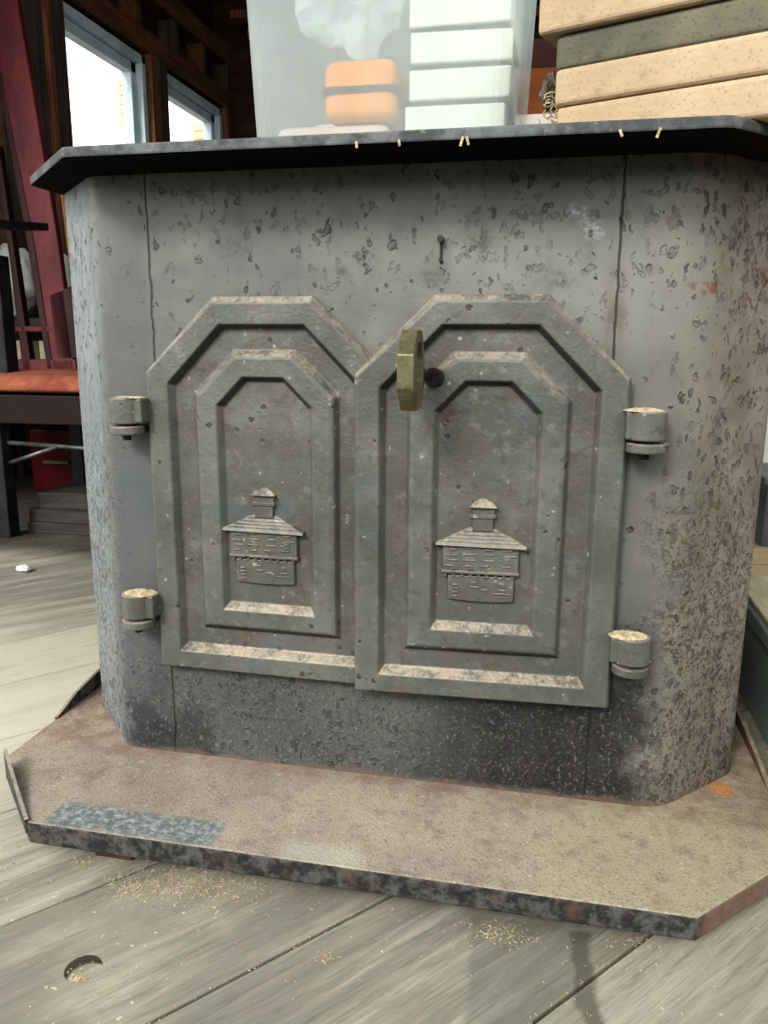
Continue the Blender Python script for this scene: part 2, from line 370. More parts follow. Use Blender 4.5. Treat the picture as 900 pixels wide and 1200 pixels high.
def emblem_bm():
    """blockhouse with a lookout turret, facing; centred on u=.129"""
    bm = bmesh.new(); D = .0105
    def roof(pts, dt, db):
        lo, hi = min(p[1] for p in pts), max(p[1] for p in pts); n = len(pts)
        a = [bm.verts.new((u, D, v)) for u, v in pts]; b = [bm.verts.new((u, db+(dt-db)*(v-lo)/(hi-lo), v)) for u, v in pts]
        bm.faces.new(b); bm.faces.new(a[::-1])
        for k in range(n): bm.faces.new((a[k], a[(k+1) % n], b[(k+1) % n], b[k]))
    c = .129
    def rc(u0, u1, v0, v1, d): relief(bm, [(u0, v0), (u1, v0), (u1, v1), (u0, v1)], D, d)
    roof([(.115, .2060), (.1435, .2060), (.138, .211), (.1305, .2145), (.128, .2145), (.120, .211)], .0095, .0015)
    rc(.1185, .1405, .198, .2065, .0058); rc(.116, .142, .1945, .1985, .0045); rc(.1185, .1395, .181, .195, .0058)
    roof([(.082, .1660), (.174, .1650), (.174, .1675), (.142, .1835), (.1155, .1845), (.082, .1685)], .0095, .0005)
    for k in range(4):
        v0 = .1695+.0034*k; t = (v0-.1650)/(.1845-.1650); dd = .0005+.009*t
        u0, u1 = .086+.0075*k, .170-.0073*k
        a = [bm.verts.new(p) for p in ((u0, dd+.001, v0), (u1, dd+.001, v0-.0004), (u1-.001, dd-.0007, v0+.0004), (u0+.001, dd-.0007, v0+.0008), (u1-.002, dd+.001, v0+.0014), (u0+.002, dd+.001, v0+.0018))]
        bm.faces.new((a[0], a[1], a[2], a[3])); bm.faces.new((a[3], a[2], a[4], a[5]))
    rc(.0885, .167, .137, .167, .0045)
    rc(.0875, .168, .1365, .1395, .0030)
    for k in range(9): rc(.0905+.0085*k, .0945+.0085*k, .1325, .1365, .0048)
    # lower storey with a slightly bowed foot
    relief(bm, [(.0945, .1085), (.112, .1068), (.13, .1062), (.148, .1066), (.163, .108), (.163, .1345), (.0945, .1345)], D, .0058)
    # log and window marks
    rr = random.Random(3)
    for row in range(4):
        for k in range(4):
            u = .093+.019*k+rr.uniform(-.003, .003); v = .1435+.006*row+rr.uniform(-.001, .001)
            rc(u, u+rr.uniform(.007, .013), v, v+.0018, .0035)
    rc(.150, .158, .147, .156, .0036); rc(.152, .156, .149, .154, .0030)
    for u0, u1, v0, v1 in ((.100, .106, .111, .113), (.100, .106, .115, .117), (.100, .106, .119, .121), (.100, .106, .123, .125), (.118, .127, .121, .123), (.129, .136, .119, .1205), (.146, .154, .1195, .121), (.147, .153, .123, .128), (.118, .124, .126, .128), (.140, .160, .1155, .117)):
        rc(u0, u1, v0, v1, .0048)
    return bm
def make_door(name, sgn, loc, rotz, lab):
    o = obj(name, door_bm(sgn), M_CAST, stove, bevel=.0014, seg=2, angle=20); o.location = loc; o.rotation_euler = (0, 0, rotz); o['label'] = lab
    bm = emblem_bm()
    if sgn < 0:
        for v in bm.verts: v.co.x -= .2635
    e = obj('blockhouse_emblem', bm, M_CAST, o, bevel=.0004, seg=1)
    return o
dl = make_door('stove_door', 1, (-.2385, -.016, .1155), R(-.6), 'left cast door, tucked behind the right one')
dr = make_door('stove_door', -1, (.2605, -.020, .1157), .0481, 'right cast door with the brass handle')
# hinges: knuckle (moves with the door) and lug (on the body)
def hinge(door, x, z, sgn, top_dust):
    """x, z world of the knuckle centre; sgn -1 when the door lies to the right of it"""
    M = door.matrix_basis.inverted()
    bm = bmesh.new(); y = -.024; r = .0175
    pts = [(x+r*math.cos(a), y+r*math.sin(a)*.9) for a in [math.pi*2*k/28 for k in range(28)]]
    prism(bm, pts, z, z+.028)
    e = -.2385 if sgn < 0 else .2605
    arm = bmesh.new(); x0, x1 = (x, e+.004) if sgn < 0 else (e-.004, x)
    box(bm, x0, x1, y-.009, y+.013, z+.001, z+.027)
    bmesh.ops.transform(bm, matrix=M, verts=bm.verts)
    k = obj('hinge_knuckle', bm, M_CAST, door, bevel=.0018)
    if top_dust:
        bm = bmesh.new(); rr = random.Random(int(x*1000+z*999))
        bmesh.ops.create_grid(bm, x_segments=14, y_segments=14, size=1)
        for v in bm.verts:
            a = Vector((v.co.x, v.co.y)); l = max(abs(a.x), abs(a.y)); 
            a = a.normalized()*l if a.length > 0 else a
            v.co = Vector((x-sgn*.004+a.x*(.0195), y+a.y*.0145, z+.0275+(1-l**2)*.0035*top_dust+rr.uniform(-.0006, .0008)*(l < .95)))
        for f in list(bm.faces): pass
        bmesh.ops.transform(bm, matrix=M, verts=bm.verts)
        obj('sawdust_cap', bm, M_DUST, k)
    bm = bmesh.new(); s = -sgn*-1
    pts = [(x+r*1.04*math.cos(a), y+r*.98*math.sin(a)) for a in [math.pi*2*i/28 for i in range(28)]]
    prism(bm, pts, z-.0115, z-.0022)
    box(bm, x-.012, x+.012, y, .003, z-.0115, z-.0022)
    tx = x+sgn*.020
    prism(bm, [(x, y+.004), (tx+sgn*.004, -.004), (tx+sgn*.006, .004), (x, .004)] if sgn > 0 else [(x, .004), (tx+sgn*.002, .004), (tx, -.004), (x, y+.004)], z-.009, z-.0045)
    obj('hinge_lug', bm, M_CAST, stove, bevel=.0015)
    bm = bmesh.new(); cyl(bm, (x-.001, y, z-.018), (x-.001, y, z-.010), .005, n=8); obj('hinge_pin', bm, M_DARK, stove)
hinge(dl, -.257, .396, -1, .25); hinge(dl, -.2575, .178, -1, 1.)
hinge(dr, .2765, .394, 1, .8); hinge(dr, .2775, .172, 1, 1.)
# octagonal brass handle on a short spindle
hd = Vector((.0615, -.080, .458))
bm = bmesh.new(); ro, ri = .0385, .027; th = .0075
ang = R(80)                                   # wheel axis, seen nearly edge on
ax = Vector((math.cos(R(1.4)), math.sin(R(1.4)), 0)); tg = Vector((-ax.y, ax.x, 0)); uz = Vector((0, 0, 1))
def hp(r, k, s): 
    a = math.pi/8+k*math.pi/4; return hd+tg*(r*math.cos(a))+uz*(r*math.sin(a))+ax*s
rings = []
for r, s in ((ri, -th), (ro, -th), (ro, th), (ri, th)): rings.append([bm.verts.new(hp(r, k, s)) for k in range(8)])
for i in range(4):
    a, b = rings[i], rings[(i+1) % 4]
    for k in range(8): bm.faces.new((a[k], a[(k+1) % 8], b[(k+1) % 8], b[k]))
MD = dr.matrix_basis.inverted(); T = lambda bm: bmesh.ops.transform(bm, matrix=MD, verts=bm.verts)
T(bm); hnd = obj('door_handle', bm, M_BRASS, dr, bevel=.0009, seg=2); hnd['label'] = 'octagonal brass handle'
bm = bmesh.new()
for s in (-.011, .0, .011): bar(bm, hd+uz*-.030+tg*s, hd+uz*.030+tg*s, .006, .009, up=tg)
T(bm); obj('handle_bars', bm, M_BRASS, hnd, bevel=.0008)
bm = bmesh.new(); cyl(bm, hd+Vector((.004, .03, -.004)), Vector((.075, -.02, .449)), .0048, n=14); cyl(bm, Vector((.0745, -.036, .450)), Vector((.0755, -.0255, .449)), .0095, .0095, n=18)
T(bm); obj('handle_spindle', bm, M_DARK, dr, bevel=.001)
bm = bmesh.new(); cyl(bm, (.0755, .003, .561), (.0755, -.004, .561), .0018, n=8); cyl(bm, (.0755, -.0005, .58), (.0755, -.009, .580), .0032, n=12); box(bm, .0745, .0765, -.0022, .002, .558, .580)
obj('damper_pin', bm, M_DARK, stove)

# ------------------------------------------------------------------ floor (diagonal planks), ground outside
def mat_planks():
    m = Mt('weathered_floor_planks')
    v = m.map((1, 1, 1), rot=(0, 0, R(-49.5)))
    g = m.noise(9, 6, .65, .6, v=m.map((.35, 3.2, 1), v=v)); g2 = m.noise(40, 5, .7, .4, v=m.map((.25, 3, 1), v=v)); bl = m.noise(4, 4, .6)
    rnd = m.attr('rnd')
    col = m.mix(m.step(m.add(g, m.mul(m.sub(rnd, .5), .25)), .35, .68), '#858175', '#b0ab9c')
    col = m.mix(m.mul(m.step(g2, .5, .68), .5), col, '#6b675b')
    g3 = m.noise(120, 4, .7, .3, v=m.map((.12, 3, 1), v=v)); col = m.mix(m.mul(m.step(g3, .52, .66), .4), col, '#66614f')
    col = m.mix(m.mul(m.step(bl, .5, .7), .4), col, '#c0b9a4')
    col = m.mix(m.mul(m.step(m.noise(7, 5, .6), .58, .72), .55), col, '#686a5f')
    lf = m.mul(m.step(m.X, -.3, -.5), m.step(m.Y, .7, .1)); col = m.mix(m.mul(lf, .6), col, '#d9d2bd')  # left floor painted paler, standing in for light from the left
    w = m.mul(m.sub(m.noise(30, 4), .5), .02)
    def rct(x0, x1, y0, y1, rz, c):
        vv = m.map((1, 1, 1), rot=(0, 0, 0), loc=(-c[0], -c[1], 0)); vr = m.map((1, 1, 1), rot=(0, 0, rz), v=vv)
        s = m.n.new('ShaderNodeSeparateXYZ'); m.t.links.new(vr, s.inputs[0]); X = m.add(s.outputs[0], w); Y = m.add(s.outputs[1], w)
        return m.mul(m.mul(m.step(X, x0-.004, x0+.004), m.step(X, x1+.004, x1-.004)), m.mul(m.step(Y, y0-.004, y0+.004), m.step(Y, y1+.004, y1-.004)))
    col = m.mix(m.mul(rct(-.009, .009, -.3, .06, R(-4), (.24, -.2)), .75), col, '#45403a')
    col = m.mix(m.mul(rct(-.045, .045, -.3, .06, R(-4), (.185, -.2)), .3), col, '#4b4c46')
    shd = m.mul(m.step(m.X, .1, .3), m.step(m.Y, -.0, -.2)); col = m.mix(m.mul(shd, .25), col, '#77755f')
    col = m.mix(m.mul(m.step(m.Y, -.42, -.75), .9), col, '#2e2b27')  # unseen floor in front coloured dark to cut bounce light on the stove
    bd = m.mul(m.step(m.X, -.72, -.85), m.mul(m.step(m.Y, .86, 1.0), m.step(m.Y, 2.2, 2.0))); col = m.mix(m.mul(bd, .8), col, '#2b2824')  # shadow under and before the bench painted into the planks
    # knot hole
    dx = m.sub(m.X, -.186); dy = m.sub(m.Y, -.277); d = m.math('SQRT', m.add(m.mul(dx, dx), m.mul(dy, dy)))
    d2 = m.math('SQRT', m.add(m.math('POWER', m.sub(m.X, -.177), 2), m.math('POWER', m.sub(m.Y, -.285), 2)))
    kn = m.mul(m.step(d, .0165, .0145), m.step(d2, .0150, .0185)); col = m.mix(m.mul(kn, .9), col, '#33291c')
    chips = m.step(m.noise(150, 2, .5), .69, .73); col = m.mix(m.mul(chips, m.mul(m.step(bl, .4, .6), .7)), col, '#e0d2ad')
    m.bump(m.add(g, m.add(m.mul(g2, .7), m.mul(kn, -2))), .5, .004)
    return m.done(col, .8, 0, .25)
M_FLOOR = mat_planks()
FZ = -.05
ang = R(49.5); du = Vector((math.cos(ang), math.sin(ang), 0)); dn = Vector((-math.sin(ang), math.cos(ang), 0))
cuts = [-.313, -.127, .060, .2545, .438, .626, .814, 1.006]
while cuts[-1] < 4.2: cuts.append(cuts[-1]+.19)
while cuts[0] > -4.6: cuts.insert(0, cuts[0]-.185)
bm = bmesh.new(); lay = bm.faces.layers.float.new('rnd'); rr = random.Random(5)
def clip_poly(poly, x0, x1, y0, y1):
    for ax_, s, lim in ((0, 1, x0), (0, -1, x1), (1, 1, y0), (1, -1, y1)):
        out = []
        for i in range(len(poly)):
            a, b = poly[i-1], poly[i]; ia, ib = s*(a[ax_]-lim) >= 0, s*(b[ax_]-lim) >= 0
            if ia != ib:
                t = (lim-a[ax_])/(b[ax_]-a[ax_]); out.append(a.lerp(b, t))
            if ib: out.append(b)
        poly = out
        if not poly: return []
    return poly
FX0, FX1, FY0, FY1 = -1.95, 2.6, -3.2, 4.4
for c0, c1 in zip(cuts, cuts[1:]):
    s = -6+rr.uniform(0, 2)
    if -.5 < c0 < .4: s = -4.2+rr.uniform(0, .5)
    while s < 7:
        L = rr.uniform(2.2, 3.8) if not -.5 < c0 < .4 else 3.5+rr.uniform(0, .3)
        if -.5 < c0 < .4 and s < -2: L = 5.6+rr.uniform(0, .3)
        g = .0018; tilt = rr.uniform(-.0012, .0012)
        P = [du*(s+.001)+dn*(c0+g), du*(s+L-.001)+dn*(c0+g), du*(s+L-.001)+dn*(c1-g), du*(s+.001)+dn*(c1-g)]
        poly = clip_poly([Vector((p.x, p.y)) for p in P], FX0, FX1, FY0, FY1); s += L
        if len(poly) < 3: continue
        r = rr.random(); n0 = len(bm.faces)
        prism(bm, [(p.x, p.y) for p in poly], FZ-.022, FZ+0.0)
        bm.faces.ensure_lookup_table()
        for f in bm.faces[n0:]: f[lay] = r
box(bm, FX0, FX1, FY0, FY1, FZ-.08, FZ-.023)
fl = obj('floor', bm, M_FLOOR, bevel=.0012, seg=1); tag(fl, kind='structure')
M_GROUND = simple('gravel_ground', '#4d4a43', '#66625a', 20, .9, .5)
tag(obj('ground', bx(-14, 14, -14, 14, -.34, -.30), M_GROUND), kind='structure')
bm = bmesh.new(); box(bm, FX0, FX1, FY0, FY0+.1, -.31, FZ-.08); box(bm, FX0, FX1, FY1-.1, FY1, -.31, FZ-.08); box(bm, FX0, FX0+.1, FY0, FY1, -.31, FZ-.08); box(bm, FX1-.1, FX1, FY0, FY1, -.31, FZ-.08)
tag(obj('floor', bm, M_DARK), kind='structure')

# ------------------------------------------------------------------ room shell
M_SHEATH = simple('brown_board_sheathing', '#2c1a16', '#4a2d24', 5, .85, .4, stretch=(1, .4, 3))
M_STUD = simple('rough_stud_wood', '#5b3c28', '#8a6244', 8, .8, .4, stretch=(6, 6, .6))
M_STUDD = simple('dark_stud_wood', '#37302c', '#5a4e46', 8, .8, .4, stretch=(6, 6, .6))
M_BEAM = simple('beam_wood', '#4e3524', '#7a5537', 8, .8, .4, stretch=(6, .6, 6))
M_FRAME = simple('white_window_vinyl', '#b3c6cb', '#cfdcdf', 8, .4, .05)
XW = -1.91; XS = XW-.10
WY = ((2.50, 3.326), (3.44, 4.308)); WZ0, WZT = .85, 1.895
bm = bmesh.new()
box(bm, XS-.03, XS, .55, 4.45, WZT, 2.8); box(bm, XS-.03, XS, .55, 4.45, -.1, WZ0)
for a, b in ((.55, WY[0][0]), (WY[0][1], WY[1][0]), (WY[1][1], 4.45)): box(bm, XS-.03, XS, a, b, WZ0, WZT)
wl = tag(obj('wall_left', bm, M_SHEATH), kind='structure')
def trim(n, bm, mat, bevel=.002): return tag(obj('trim_%d' % n, bm, mat, bevel=bevel), kind='structure')
trim(1, bx(XS, XW+.005, .55, 4.33, WZT+.02, WZT+.115), M_BEAM)          # header
trim(2, bx(XS, XW+.005, .55, 4.38, 2.175, 2.285), M_BEAM)               # top plate
trim(3, bx(XS, XW, 3.335, 3.40, FZ, WZT+.02), M_STUD); trim(4, bx(XS, XW+.004, 3.41, 3.50, FZ, WZT+.02), M_STUDD)
trim(5, bx(XS, XW+.004, 2.465, 2.56, FZ, WZT+.02), M_STUDD); trim(6, bx(XS, XW+.008, 2.425, 2.46, FZ, WZT+.02), M_STUD)
trim(7, bx(XS, XW+.004, 4.315, 4.345, FZ, WZT+.02), M_STUD); trim(8, bx(XS, XW, 4.35, 4.39, FZ, 2.175), M_STUDD)
trim(41, bx(XS, XW-.03, .60, 2.15, FZ, WZT+.02), simple('tan_plywood', '#6b5640', '#8a7358', 4, .8, .1))
trim(40, bx(XS, XW-.01, 2.16, 2.42, FZ, WZT+.02), M_STUDD)
n = 9
for y in (2.1, 2.45, 2.85, 3.2, 3.62, 3.98):
    trim(n, bx(XS, XW, y, y+.05, WZT+.115, 2.175), M_STUDD if n % 2 else M_BEAM); n += 1
for y in (.8, 1.4, 1.95):
    trim(n, bx(XS, XW, y, y+.05, FZ, WZT+.02), M_STUDD); n += 1
tag(obj('wall_back', bx(-2.05, 2.7, 4.40, 4.45, -.1, 2.8), M_SHEATH), kind='structure')
tag(obj('wall_right', bx(2.6, 2.65, .9, 4.45, -.1, 2.8), M_SHEATH), kind='structure')
tag(obj('ceiling', bx(-2.05, 2.7, -2.0, 4.45, 2.78, 2.82), M_SHEATH), kind='structure')
p = atY(228, 22, 4.15)
trim(n, bx(-1.80, 2.6, 4.15, 4.22, p.z-.015, p.z+.03), M_STUD); trim(n+1, bx(-1.75, 2.6, 4.28, 4.33, p.z-.075, p.z-.025), M_STUD); n += 2
for x in (-1.2, -.4, .4, 1.2, 2.0):
    trim(n, bx(x, x+.05, -2.0, 4.4, 2.62, 2.78), M_BEAM); n += 1
tag(obj('wall_front_blocker', bx(-2.05, 2.65, -3.25, -3.2, -.3, 1.25), M_SHEATH), kind='structure')  # unseen low wall behind the camera, added to block low frontal light
tag(obj('wall_right', bx(2.6, 2.65, -3.2, .9, -.3, 1.0), M_SHEATH), kind='structure')  # unseen front-right sill, added to block low light
tag(obj('wall_left', bx(XS-.03, XS, -3.2, -1.2, -.3, .75), M_SHEATH), kind='structure')  # unseen front-left sill, added to block low light
mg = Mt('window_glass'); tr = mg.n.new('ShaderNodeBsdfTransparent'); gl = mg.n.new('ShaderNodeBsdfGlossy'); gl.inputs['Roughness'].default_value = .03
ms = mg.n.new('ShaderNodeMixShader'); ms.inputs[0].default_value = .06
mg.t.links.new(tr.outputs[0], ms.inputs[1]); mg.t.links.new(gl.outputs[0], ms.inputs[2]); mg.t.links.new(ms.outputs[0], mg.out.inputs[0]); M_GLASS = mg.m
for i, (y0, y1) in enumerate(WY):
    bm = bmesh.new(); x0, x1 = XS-.01, XW-.03; w = .04
    for a in (box,): 
        a(bm, x0, x1, y0, y1, WZT-w, WZT+.0); a(bm, x0, x1, y0, y1, WZ0, WZ0+w); a(bm, x0, x1, y0, y0+w, WZ0, WZT); a(bm, x0, x1, y1-w, y1, WZ0, WZT)
        x2, x3, s = XS-.02, XS+.035, .09
        a(bm, x2, x3, y0+w, y1-w, WZT-s, WZT-w); a(bm, x2, x3, y0+w, y1-w, WZ0+w, WZ0+s); a(bm, x2, x3, y0+w, y0+s, WZ0+w, WZT-w); a(bm, x2, x3, y1-s, y1-w, WZ0+w, WZT-w)
        a(bm, x2, x3-.01, y0+s, y1-s, 1.18, 1.22)
    wo = tag(obj('window_%d' % (i+1), bm, M_FRAME, bevel=.004), kind='structure')
    obj('pane', bx(XS+.002, XS+.006, y0+.08, y1-.08, WZ0+.08, WZT-.08), M_GLASS, wo)
# yellow shutters standing open outside
M_CLAP = simple('yellow_louvre', '#d8cf9a', '#eee6ba', 3, .7, .3)
SHUT = ((-2.20, -2.05, 3.50, 1.63, 1.86, 'nearer'), (-2.24, -2.10, 4.52, 1.62, 1.88, 'farther'))
for (xa, xb, y, za, zb, nm) in SHUT:
    bm = bmesh.new(); box(bm, xa, xb, y, y+.02, za, zb)
    for k in range(5): h = (zb-za)/5; box(bm, xa+.01, xb-.01, y-.006, y+.005, za+h*k+.01, za+h*k+h*.6)
    tag(obj('window_shutter', bm, M_CLAP, None), 'yellow louvred shutter open outside the %s window' % nm, 'shutter')

# ------------------------------------------------------------------ storage bin on the lid
LZ = H0+.010
def glassy(name, col, fac, rough=.35):
    m = Mt(name); tr = m.n.new('ShaderNodeBsdfTransparent'); tr.inputs[0].default_value = (.97, 1, 1, 1)
    m.done(col, rough, 0, .4); m.b.inputs['Transmission Weight'].default_value = 0
    tl = m.n.new('ShaderNodeBsdfTranslucent'); tl.inputs[0].default_value = lin(col)
    s1 = m.n.new('ShaderNodeMixShader'); s1.inputs[0].default_value = .35
    m.t.links.new(m.b.outputs[0], s1.inputs[1]); m.t.links.new(tl.outputs[0], s1.inputs[2])
    s2 = m.n.new('ShaderNodeMixShader'); nz = m.noise(7, 3); m.link(m.step(nz, .2, .8, fac-.06, fac+.06), s2.inputs[0])
    m.t.links.new(tr.outputs[0], s2.inputs[1]); m.t.links.new(s1.outputs[0], s2.inputs[2]); m.t.links.new(s2.outputs[0], m.out.inputs[0]); return m.m
M_BIN = glassy('frosted_clear_plastic', '#eaf4f1', .36)
M_FILM = glassy('thin_clear_film', '#eef4f4', .45, .2)
bin_ = tag(empty('storage_bin', (-.003, .19, LZ)), 'frosted clear plastic storage bin standing on the stove lid', 'storage bin')
def rrect(hx, hy, r): return fillet([(-hx, -hy), (hx, -hy), (hx, hy), (-hx, hy)], r, 6)
bm = bmesh.new(); rings = []
for hx, hy, r, z in ((.118, .098, .02, .0015), (.136, .116, .022, .0015), (.139, .119, .024, .006), (.150, .129, .026, .25), (.153, .132, .026, .36)):
    rings.append([bm.verts.new((x, y, z)) for x, y in rrect(hx, hy, r)])
bm.faces.new(rings[0])
for a, b in zip(rings, rings[1:]):
    k_ = len(a)
    for k in range(k_): bm.faces.new((a[k], a[(k+1) % k_], b[(k+1) % k_], b[k]))
o = obj('tub', bm, M_BIN, bin_, smooth=False)
bm = bmesh.new(); ra = [[bm.verts.new((x, y, z)) for x, y in rrect(hx, hy, .03)] for hx, hy, z in ((.1535, .1325, .36), (.170, .149, .36), (.170, .149, .345))]
for a, b in zip(ra, ra[1:]):
    for k in range(len(a)): bm.faces.new((a[k], a[(k+1) % len(a)], b[(k+1) % len(b)], b[k]))
obj('rim', bm, M_BIN, bin_)
# contents
M_WHITEB = simple('white_carton', '#c9c9bb', '#dcdccd', 6, .7, .05)
M_ORANGE = simple('orange_cardboard', '#cf7a26', '#e2963f', 10, .7, .1)
M_PINK = simple('pale_beige_cloth', '#b39d90', '#c9b5a8', 10, .8, .3)
z = LZ+.0025
names = ['lowest', 'second from the bottom', 'third from the bottom', 'fourth from the bottom', 'topmost']
for k in range(5):
    h = .030; t = (0, 1., .5, 3., -1.)[k]
    bm = bx(-.053, .053, -.075, .075, 0, h)
    o = obj('white_carton', bm, M_WHITEB, bevel=.002); o.location = (.074+(.002, -.003, .002, .0, .003)[k], .178, z); o.rotation_euler = (0, 0, R(t))
    tag(o, 'flat white carton in the storage bin, %s of its stack' % names[k], 'box', 'white cartons inside the bin'); z += h+.0065*0+.004*0
    z += .0002
    # added grey sheet standing in for the shaded gap between cartons
    if k < 4:
        d = obj('gap_shade_sheet', bx(-.05, .05, -.072, .072, 0, .005), M_STUDD); d.location = (.074, .18, z); z += .0052
        tag(d, 'added grey sheet for the shaded gap between white cartons in the bin, above the %s carton' % names[k], 'sheet', 'shade sheets inside the bin')
bm = bx(-.070, .063, -.055, .055, 0, .055); o = obj('beige_pouch', bm, M_PINK, bevel=.014, seg=4); o.location = (-.062, .165, LZ+.0025)
tag(o, 'pale beige soft pouch lying at the left of the bin floor', 'pouch')
zp = LZ+.058
bm = bx(-.040, .040, -.045, .045, 0, .062); o = obj('orange_box', bm, M_ORANGE, bevel=.012, seg=4); o.location = (-.032, .15, zp)
bm = bmesh.new(); box(bm, -.0412, .0412, -.0462, .0462, .027, .034); obj('grey_band', bm, M_STUDD, o)
tag(o, 'orange rounded box with a grey band inside the bin, left of the cartons', 'box')
def crumple(nx, ny, sx, sy, sz, amp, seed):
    bm = bmesh.new(); bmesh.ops.create_icosphere(bm, subdivisions=4, radius=1)
    for v in bm.verts:
        n_ = mnoise.noise(v.co*2.2+Vector((seed, 0, 0)))+.6*mnoise.noise(v.co*5+Vector((0, seed, 0)))
        c = v.co*(1+amp*n_); v.co = Vector((c.x*sx, c.y*sy, c.z*sz))
    zmin = min(v.co.z for v in bm.verts)
    for v in bm.verts: v.co.z -= zmin
    return bm
o = obj('crumpled_bag', crumple(0, 0, .058, .05, .080, .5, 2.), M_FILM, smooth=False); o.location = (-.055, .165, zp+.0625)
tag(o, 'crumpled clear plastic bag on top of the orange box in the bin', 'plastic bag')

# ------------------------------------------------------------------ slabs on the lid
def mat_slab(name, c1, c2, c3):
    m = Mt(name); a = m.noise(40, 5, .65); b = m.noise(150, 3, .6); big = m.noise(7, 4)
    col = m.mix(m.step(big, .35, .65), c1, c2); col = m.mix(m.mul(m.step(a, .58, .72), .45), col, c3)
    sp = m.vor(210, v=m.warp(90, .006)); col = m.mix(m.mul(m.step(sp['Distance'], .3, .2), .35), col, c3)
    m.bump(m.add(a, b), .5, .002); return m.done(col, .9, 0, .15)
M_SLAB = mat_slab('speckled_fire_brick', '#b09a7c', '#c2ad90', '#8f7c63')
M_SLABG = mat_slab('weathered_grey_brick', '#5c5b50', '#7d7866', '#3c3f3a')
e1 = Vector((.927, -.375, 0)); e2 = Vector((.375, .927, 0)); o0 = Vector((.325, -.062, 0))
def slab(name, mat, t0, s0, z0, th, L, dep, lab, skew=0):
    o = obj(name, bx(0, L, 0, dep, 0, th), mat, bevel=.0045, seg=3)
    p = o0+e1*t0+e2*s0; o.location = (p.x, p.y, z0); o.rotation_euler = (0, 0, math.atan2(e1.y, e1.x)+R(skew))
    tag(o, lab, 'fire brick', 'fire bricks stacked on the lid'); return o
z = LZ+.0003
slab('fire_brick', M_SLAB, -.158, 0, z, .032, .31, .20, 'cream speckled fire brick slab lying directly on the stove lid, lowest of the stack'); z += .0324
slab('fire_brick', M_SLAB, -.160, -.002, z, .031, .31, .20, 'cream speckled fire brick slab just below the grey weathered one', .3); z += .0316
slab('fire_brick', M_SLABG, -.163, .004, z, .029, .31, .20, 'grey weathered fire brick slab, second from the top of the stack', -.3); z += .0296
slab('fire_brick', M_SLAB, -.178, -.004, z, .033, .33, .21, 'cream speckled fire brick slab on top of the stack, resting on the grey one', .2)
# shavings hanging at the end of the stack
bm = bmesh.new(); rr = random.Random(9)
c = o0+e1*-.163+e2*.015; c.z = LZ+.033
for k in range(40):
    p0 = c+Vector((rr.uniform(-.010, .008), rr.uniform(-.015, .0), rr.uniform(-.008, .008))); a = rr.uniform(0, 6.3); r = rr.uniform(.003, .007)
    tube(bm, [p0+Vector((r*math.cos(a+t), rr.uniform(-.001, .001), r*math.sin(a+t)*.8)) for t in (0, .7, 1.4, 2.1)], .0006, 4)
tag(obj('wood_shavings', bm, M_DUST), 'tuft of pale wood shavings caught at the left end of the fire bricks', 'shavings', kind='stuff')
M_DSC = simple('dark_shiny_film', '#2c261e', '#6b604c', 90, .25, .6, .004, spec=.6)
bm = crumple(0, 0, .009, .009, .015, .6, 5.); o = obj('plastic_scrap', bm, M_DSC); p = o0+e1*-.172+e2*.03; o.location = (p.x-.004, p.y+.01, LZ+.040)
o.location.z = LZ+.0335+.004
tag(o, 'small dark crumpled scrap of shiny plastic beside the left end of the fire bricks', 'plastic scrap')
# sawdust crumbs on the lid edge
# ------------------------------------------------------------------ workbench and carton behind the stove
M_TOP = simple('pale_bench_top', '#c9bcae', '#e0d6ca', 6, .7, .1)
M_CARTON = simple('brown_cardboard', '#6e3d1c', '#844c25', 5, .8, .15, stretch=(1, 1, 4))
wb = tag(empty('workbench', (.05, 1.1, FZ)), 'pale topped wooden workbench behind the stove carrying a brown carton', 'workbench')
zb = .912-FZ
obj('bench_top', bx(-.36, .38, -.22, .32, zb-.035, zb), M_TOP, wb, bevel=.002)
for x in (-.31, .33):
    for y in (-.17, .27): obj('leg', bx(x-.03, x+.03, y-.03, y+.03, 0, zb-.035), M_STUD, wb)
obj('apron', bx(-.31, .33, -.185, -.16, zb-.12, zb-.035), M_STUD, wb)
o = obj('cardboard_carton', bx(-.17, .17, -.12, .14, 0, .155), M_CARTON, bevel=.002); o.location = (.12, 1.08, .9123)
bm = bmesh.new(); box(bm, -.172, .172, -.122, .142, .105, .157); obj('carton_lid', bm, M_SHEATH, o)
tag(o, 'brown cardboard carton on the workbench, in the gap between bin and bricks', 'carton')

# ------------------------------------------------------------------ red bench with orange cushion, left
M_RED = simple('dark_red_painted_wood', '#4e1a1f', '#6a2a2e', 7, .5, .15, stretch=(3, 3, .6))
M_REDD = simple('deep_red_wood', '#250c0f', '#381518', 7, .55, .15)
M_BLK2 = simple('shade_black_seat_wood', '#170a0b', '#241012', 7, .6, .15)  # near-black seat board, painted shade below the lit cushion top
M_CUSH = simple('rust_orange_velvet', '#7d4231', '#a86a52', 5, .95, .6, .012)
M_BLK = simple('black_painted_metal', '#15171a', '#2b2e30', 20, .5, .1)
M_GREYW = simple('grey_dusty_board', '#34312e', '#4c4843', 8, .85, .3, stretch=(.6, 5, 5))
YB = 1.50
bench = tag(empty('garden_bench', (-1.15, 1.25, FZ)), 'dark red slatted bench with a rust orange seat cushion, left of the stove', 'bench')
inv = bench.location
def L(v): return Vector(v)-inv
def back(px, py):
    """point on the leaning back plane"""
    d = ray(px, py); n_ = Vector((0, 1, -.18)); o_ = Vector((0, YB, .38)); return CAM+d*((o_-CAM).dot(n_)/d.dot(n_))
